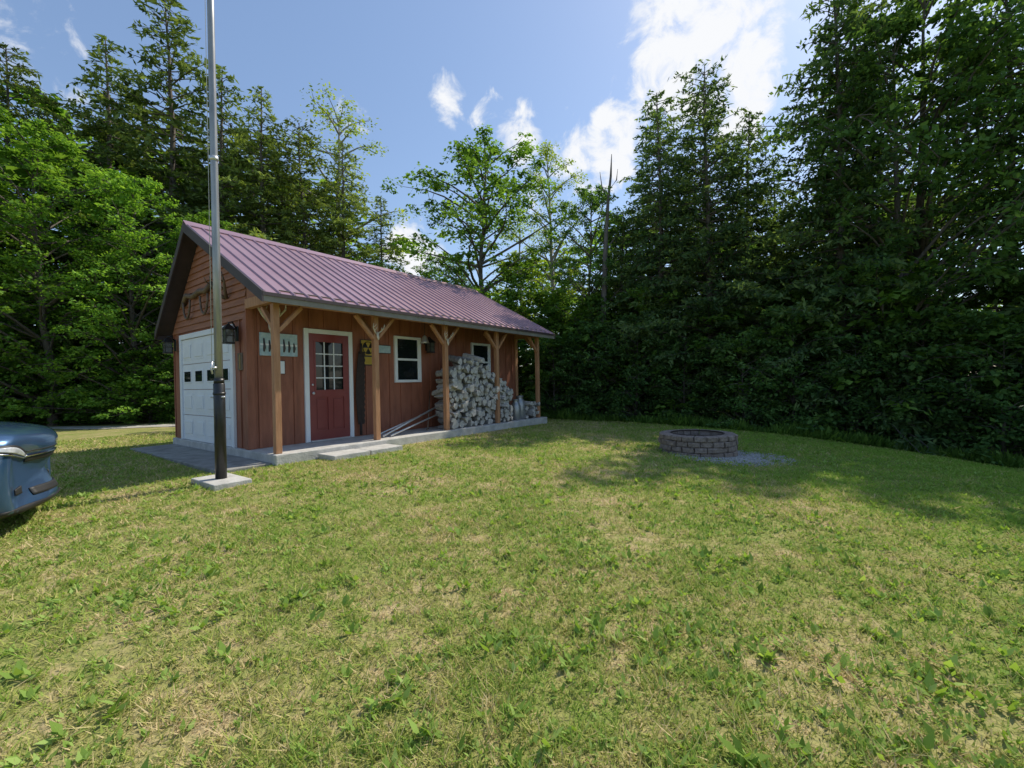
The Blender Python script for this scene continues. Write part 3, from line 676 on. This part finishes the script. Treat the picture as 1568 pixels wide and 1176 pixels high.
tube_obj('steel_liner',[(np.column_stack([.44*np.cos(np.linspace(0,2*pi,33)),.44*np.sin(np.linspace(0,2*pi,33)),np.full(33,.345)]),[.012]*33)],M_rust,pit,6)
n=12000; gx=PIT[0]+.36+g.uniform(-1.1,1.1,n); gy=PIT[1]-.46+g.uniform(-.95,.95,n)
k=(gravel_in(gx,gy)<g.uniform(.1,1.15,n))&((gx-PIT[0])**2+(gy-PIT[1])**2>.63**2); gx=gx[k];gy=gy[k];n=len(gx)
oct_=np.array([[1,0,0],[0,1,0],[-1,0,0],[0,-1,0],[0,0,1],[0,0,-1]],float); of=np.array([[0,1,4],[1,2,4],[2,3,4],[3,0,4],[1,0,5],[2,1,5],[3,2,5],[0,3,5]])
sz=g.uniform(.008,.020,n); V=oct_[None]*sz[:,None,None]*g.uniform(.6,1.2,(n,6,1)); V[:,:,2]*=.7
V+=np.stack([gx,gy,gz(gx,gy)+.006],-1)[:,None,:]
me=fast_mesh('gravel',V.reshape(-1,3),(of[None]+np.arange(n)[:,None,None]*6).reshape(-1,3),3)
obj('gravel',me,None,[M_stone])
# ------------------------------------------------------------------ car
def car():
    hd=(.80,.60); ang=atan2(hd[1],hd[0])
    near=np.array([-4.34,3.76]); right=np.array([hd[1],-hd[0]])
    nose=near-right*.86+np.array(hd)*.18
    e=empty('parked_car',(nose[0],nose[1],float(gz(*nose))),ang)
    M_paint=mat('blue_car_paint',(.045,.105,.21),(.05,.115,.23),3,.28,metal=.5,coat=1)
    M_pl=mat('black_plastic',(.015,.015,.016),(.02,.02,.02),9,.55)
    M_tire=mat('tyre_rubber',(.02,.02,.02),(.03,.03,.03),9,.85)
    M_chr=mat('chrome',(.7,.7,.7),None,rough=.1,metal=1)
    M_head=mat('headlamp_lens',(.42,.44,.47),(.6,.61,.63),30,.08,coat=1)
    st=[(0.0,.28,.78,.50),(-.035,.23,.86,.66),(-.12,.19,.925,.78),(-.28,.17,.97,.85),(-.55,.17,1.015,.88),(-.95,.18,1.06,.885),(-1.3,.19,1.10,.885),(-1.9,.19,1.05,.885),(-2.8,.19,1.06,.885),(-3.5,.19,1.09,.88),(-3.9,.22,1.10,.85),(-4.08,.28,1.06,.78),(-4.15,.34,.98,.62)]
    V=[];F=[]
    for x,zl,zt,w in st:
        H=zt-zl
        half=[(0,zt),(.45*w,zt-.008),(.78*w,zt-.03),(.93*w,zt-.075),(.985*w,zt-.16),(w,zl+.55*H),(w,zl+.30*H),(.98*w,zl+.12*H),(.93*w,zl),(.5*w,zl-.01)]
        f=lambda y:(x-(.18 if x>-.1 else .05)*max(0,(abs(y)/w)**3)*(1 if x>-.5 else 0))
        ring=[(f(y),y,z) for y,z in half]+[(x,0,zl-.01)]+[(f(y),-y,z) for y,z in half[:0:-1]]
        V+=ring
    n=len(half)*2
    for i in range(len(st)-1):
        for j in range(n): F.append((i*n+j,i*n+(j+1)%n,(i+1)*n+(j+1)%n,(i+1)*n+j))
    F.append(tuple(range(n-1,-1,-1))); F.append(tuple((len(st)-1)*n+j for j in range(n)))
    body=pyobj('body',V,F,M_paint,e,True)
    bm=bmesh.new(); bm.from_mesh(body.data); bmesh.ops.recalc_face_normals(bm,faces=bm.faces); bm.to_mesh(body.data); bm.free()
    s=body.modifiers.new('s','SUBSURF'); s.levels=2; s.render_levels=2
    bm=bmesh.new()
    for wx in (-.84,-3.36):
        for sy in (-1,1):
            bmesh.ops.create_cone(bm,cap_ends=True,segments=32,radius1=.385,radius2=.385,depth=.34,matrix=Matrix.Translation((wx,sy*.80,.32))@Matrix.Rotation(pi/2,4,'X'))
    cm=bpy.data.meshes.new('cut'); bm.to_mesh(cm); bm.free(); cut=bpy.data.objects.new('cut',cm); COL.objects.link(cut); cut.parent=e; cm.materials.append(M_pl)
    bo=body.modifiers.new('b','BOOLEAN'); bo.object=cut; bo.solver='EXACT'; bo.material_mode='TRANSFER'
    dg=bpy.context.evaluated_depsgraph_get(); dg.update(); nm=bpy.data.meshes.new_from_object(body.evaluated_get(dg)); body.modifiers.clear(); body.data=nm
    bpy.data.objects.remove(cut)
    gst=[(-1.12,1.06,1.075,.74,.70),(-1.5,1.06,1.32,.80,.66),(-1.95,1.05,1.53,.82,.62),(-2.5,1.05,1.585,.82,.63),(-3.2,1.06,1.56,.82,.62),(-3.65,1.08,1.42,.79,.58),(-3.98,1.09,1.11,.72,.60)]
    V=[];F=[]
    for x,zb,zt,wb,wt in gst:
        half=[(0,zt),(.6*wt,zt-.01),(wt,zt-.05*(zt-zb)/.5),((wb+wt)/2+.02,(zb+zt)/2),(wb,zb-.03)]
        V+=[(x,y,z) for y,z in half]+[(x,-y,z) for y,z in half[:0:-1]]
    n=9
    for i in range(len(gst)-1):
        for j in range(n-1):
            if j==4: continue
            F.append((i*n+j,i*n+(j+1)%n,(i+1)*n+(j+1)%n,(i+1)*n+j))
        F.append((i*n+n-1,i*n,(i+1)*n,(i+1)*n+n-1))
    F.append(tuple(range(n-1,-1,-1)));F.append(tuple((len(gst)-1)*n+j for j in range(n)))
    o=pyobj('greenhouse_glass',V,F,M_glass,e,True); s=o.modifiers.new('s','SUBSURF'); s.levels=s.render_levels=2
    rv=[];rf=[]
    rs=[(-1.93,1.515,.60),(-2.5,1.575,.62),(-3.2,1.555,.61),(-3.5,1.49,.58)]
    for x,z,w in rs: rv+=[(x,-w,z-.01),(x,-w*.5,z+.022),(x,0,z+.03),(x,w*.5,z+.022),(x,w,z-.01)]
    for i in range(3):
        for j in range(4): rf.append((i*5+j,i*5+j+1,i*5+j+6,i*5+j+5))
    o=pyobj('roof_panel',rv,rf,M_paint,e,True); so=o.modifiers.new('so','SOLIDIFY'); so.thickness=.03; s=o.modifiers.new('s','SUBSURF'); s.levels=s.render_levels=2
    pp=[]
    for sg in (-1,1):
        pp+= [(np.array([[-1.15,sg*.77,1.06],[-1.55,sg*.735,1.32],[-1.95,sg*.64,1.51]]),[.035,.03,.03]),(np.array([[-2.6,sg*.83,1.04],[-2.6,sg*.76,1.3],[-2.58,sg*.66,1.54]]),[.035,.035,.03]),(np.array([[-3.95,sg*.74,1.08],[-3.7,sg*.70,1.35],[-3.35,sg*.62,1.52]]),[.06,.06,.05])]
    tube_obj('pillars',pp,M_paint,e)
    for wx in (-.84,-3.36):
        for sy in (-1,1):
            we=bpy.data.objects.new('wheel',None); COL.objects.link(we); we.parent=e; we.location=(wx,sy*.79,.325)
            prof=[(.0,.10),(.2,.10),(.23,.115),(.30,.115),(.325,.09),(.325,-.09),(.30,-.11),(.0,-.11)]
            V=[];F=[];ns=32
            for r_,y_ in prof:
                for k in range(ns): V.append((r_*cos(2*pi*k/ns),sy*y_,r_*sin(2*pi*k/ns)))
            for i in range(len(prof)-1):
                for k in range(ns): F.append((i*ns+k,i*ns+(k+1)%ns,(i+1)*ns+(k+1)%ns,(i+1)*ns+k))
            pyobj('tyre',V,F,M_tire,we,True)
            for k in range(5):
                a=2*pi*k/5; beam('spoke',(0,sy*.112,0),(.21*cos(a),sy*.118,.21*sin(a)),.045,.02,M_steel,we,(0,1,0))
            th=np.linspace(0,2*pi,25); tube_obj('rim',[(np.column_stack([.215*np.cos(th),0*th+sy*.112,.215*np.sin(th)]),[.014]*25)],M_steel,we,6)
    bvh=BVHTree.FromPolygons([v.co[:] for v in body.data.vertices],[p.vertices[:] for p in body.data.polygons])
    def onnose(y,z,out=.006):
        a=min(1.25,max(0,(abs(y)-.45)*2.3)); sg=1 if y>=0 else -1
        dr=Vector((-cos(a),-sg*sin(a),0))
        if a==0: o_=Vector((1,y,z)); d_=Vector((-1,0,0))
        else:
            piv=Vector((-.45,sg*.45,z)); o_=piv-dr*2; d_=dr
        hit=bvh.ray_cast(o_,d_)
        return (hit[0]+hit[1]*out) if hit[0] is not None else Vector((-.1,y,z))
    def patch(nm,y0,y1,zf0,zf1,m,out=.006,steps=12,rows=4,thick=.012):
        V=[];F=[]
        for k in range(steps+1):
            s_=k/steps; y=y0+(y1-y0)*s_
            for r_ in range(rows+1):
                z=zf0(s_)+(zf1(s_)-zf0(s_))*r_/rows; V.append(onnose(y,z,out))
        for k in range(steps):
            for r_ in range(rows):
                b=k*(rows+1)+r_; F.append((b,b+rows+1,b+rows+2,b+1))
        o=pyobj(nm,V,F,m,e,True); so=o.modifiers.new('so','SOLIDIFY'); so.thickness=thick; so.offset=0
        return o
    patch('grille',-.46,.46,lambda s:.64,lambda s:.68,M_pl)
    patch('chrome_bar',-.52,.52,lambda s:.69,lambda s:.705,M_chr,.012,rows=1)
    patch('lower_intake',-.38,.38,lambda s:.31,lambda s:.38,M_pl)
    patch('front_lip',-.95,.95,lambda s:.205,lambda s:.25,M_pl,.008,20,1)
    for sg in (-1,1):
        patch('fog_recess',sg*.54,sg*.70,lambda s:.36,lambda s:.43-.02*s,M_pl)
        patch('headlamp_bezel',sg*.49,sg*1.02,lambda s:.685+.09*s,lambda s:.70+.09*s+.075*sin(pi*min(1,s*.85+.1)),M_pl,.004,14,4)
        patch('headlamp',sg*.53,sg*.98,lambda s:.70+.09*s,lambda s:.70+.09*s+.055*sin(pi*min(1,s*.85+.12)),M_head,.012,14,4)
        patch('headlamp_chrome',sg*.50,sg*1.0,lambda s:.675+.09*s,lambda s:.688+.09*s,M_chr,.014,14,1)
        patch('turn_signal',sg*.93,sg*.99,lambda s:.80,lambda s:.825,mat('amber_lens',(.5,.09,.02),None,rough=.2),.02,3,1)
        tube_obj('mirror',[(np.array([[-1.45,sg*.86,1.10],[-1.47,sg*.95,1.14],[-1.47,sg*1.03,1.15]]),[.02,.07,.04])],M_paint,e,12)
        box('taillight',-4.10,-3.98,sg*.62-.09,sg*.62+.09,.86,1.0,mat('tail_lens',(.4,.02,.02),None,rough=.2),e,.02)
    patch('bonnet_gap',-.50,.50,lambda s:.735,lambda s:.742,M_pl,.002,12,1,.006)
    return e
car()
# ------------------------------------------------------------------ sun, sky
SAZ,SEL=radians(50),radians(50)
sd=Vector((sin(SAZ)*cos(SEL),cos(SAZ)*cos(SEL),sin(SEL)))
sl=bpy.data.lights.new('sun','SUN'); sl.energy=5.0; sl.angle=radians(.5); sl.color=(1,.93,.80)
so=bpy.data.objects.new('sun',sl); COL.objects.link(so); so.rotation_euler=sd.to_track_quat('Z','Y').to_euler(); so.location=(20,20,30)
w=bpy.data.worlds.new('World'); sc.world=w; w.use_nodes=True; nt=w.node_tree; nt.nodes.clear()
out=nt.nodes.new('ShaderNodeOutputWorld'); bgN=nt.nodes.new('ShaderNodeBackground'); bgN.inputs[1].default_value=.15
sky=nt.nodes.new('ShaderNodeTexSky'); sky.sky_type='NISHITA'; sky.sun_disc=False; sky.sun_elevation=SEL; sky.sun_rotation=SAZ; sky.air_density=1.1; sky.dust_density=.7; sky.ozone_density=2.0
tc=nt.nodes.new('ShaderNodeTexCoord')
def vm(op,a=None,b=None):
    n=nt.nodes.new('ShaderNodeVectorMath'); n.operation=op
    if a is not None: nt.links.new(a,n.inputs[0])
    if b is not None:
        if isinstance(b,tuple): n.inputs[1].default_value=b
        else: nt.links.new(b,n.inputs[1])
    return n
def mt(op,a,b,c=None):
    n=nt.nodes.new('ShaderNodeMath'); n.operation=op
    for i_,v in enumerate((a,b,c)):
        if v is None: continue
        if isinstance(v,(int,float)): n.inputs[i_].default_value=v
        else: nt.links.new(v,n.inputs[i_])
    return n.outputs[0]
nv=vm('NORMALIZE',tc.outputs['Generated']).outputs[0]
clouds=[((.44,1,.78),.14,1.0),((.36,1,.62),.08,.85),((.53,1,.62),.07,.8),((.25,1,.54),.08,.95),((.14,1,.53),.07,.8),((.03,1,.56),.06,.85),((-.12,1,.64),.05,.65),((-.05,1,.62),.045,.6),((-1.12,1,.78),.10,.45),((-.22,1,.30),.07,1.0),((-.38,1,.62),.07,.3),((.10,1,.42),.06,.5),((.18,1,.47),.06,.5)]
acc=None
for dv,rad,wt in clouds:
    v=Vector(dv).normalized()
    dot=vm('DOT_PRODUCT',nv,tuple(v)).outputs['Value']
    mr=nt.nodes.new('ShaderNodeMapRange'); mr.interpolation_type='SMOOTHSTEP'; mr.inputs[1].default_value=cos(rad*1.4); mr.inputs[2].default_value=1; mr.inputs[3].default_value=0; mr.inputs[4].default_value=wt
    nt.links.new(dot,mr.inputs[0]); acc=mr.outputs[0] if acc is None else mt('MAXIMUM',acc,mr.outputs[0])
n1=nt.nodes.new('ShaderNodeTexNoise'); n1.inputs['Scale'].default_value=15; n1.inputs['Detail'].default_value=9; n1.inputs['Roughness'].default_value=.62; n1.inputs['Distortion'].default_value=.4
nt.links.new(nv,n1.inputs[0])
cl=mt('ADD',mt('MULTIPLY',acc,.40),n1.outputs[0])
mr=nt.nodes.new('ShaderNodeMapRange'); mr.interpolation_type='SMOOTHSTEP'; mr.inputs[1].default_value=.68; mr.inputs[2].default_value=.92; nt.links.new(cl,mr.inputs[0])
hz=nt.nodes.new('ShaderNodeMixRGB'); hz.inputs[0].default_value=.16; nt.links.new(sky.outputs[0],hz.inputs[1]); hz.inputs[2].default_value=(3.0,4.5,7.6,1)
mx=nt.nodes.new('ShaderNodeMixRGB'); nt.links.new(mr.outputs[0],mx.inputs[0]); nt.links.new(hz.outputs[0],mx.inputs[1]); mx.inputs[2].default_value=(6.3,6.4,6.6,1)
nt.links.new(mx.outputs[0],bgN.inputs[0]); nt.links.new(bgN.outputs[0],out.inputs[0])
# ------------------------------------------------------------------ camera
cd=bpy.data.cameras.new('camera'); cam=bpy.data.objects.new('camera',cd); COL.objects.link(cam); sc.camera=cam
cd.sensor_width=36; cd.lens=672/1568*36; cd.clip_end=2000; cd.clip_start=.05
M=Matrix.Translation((0,0,CAMZ))@Matrix.Rotation(pi/2-.004,4,'X')@Matrix.Rotation(-.0198,4,'Z')
cam.matrix_world=M
sc.view_settings.view_transform='Standard'; sc.view_settings.look='None'; sc.view_settings.exposure=0
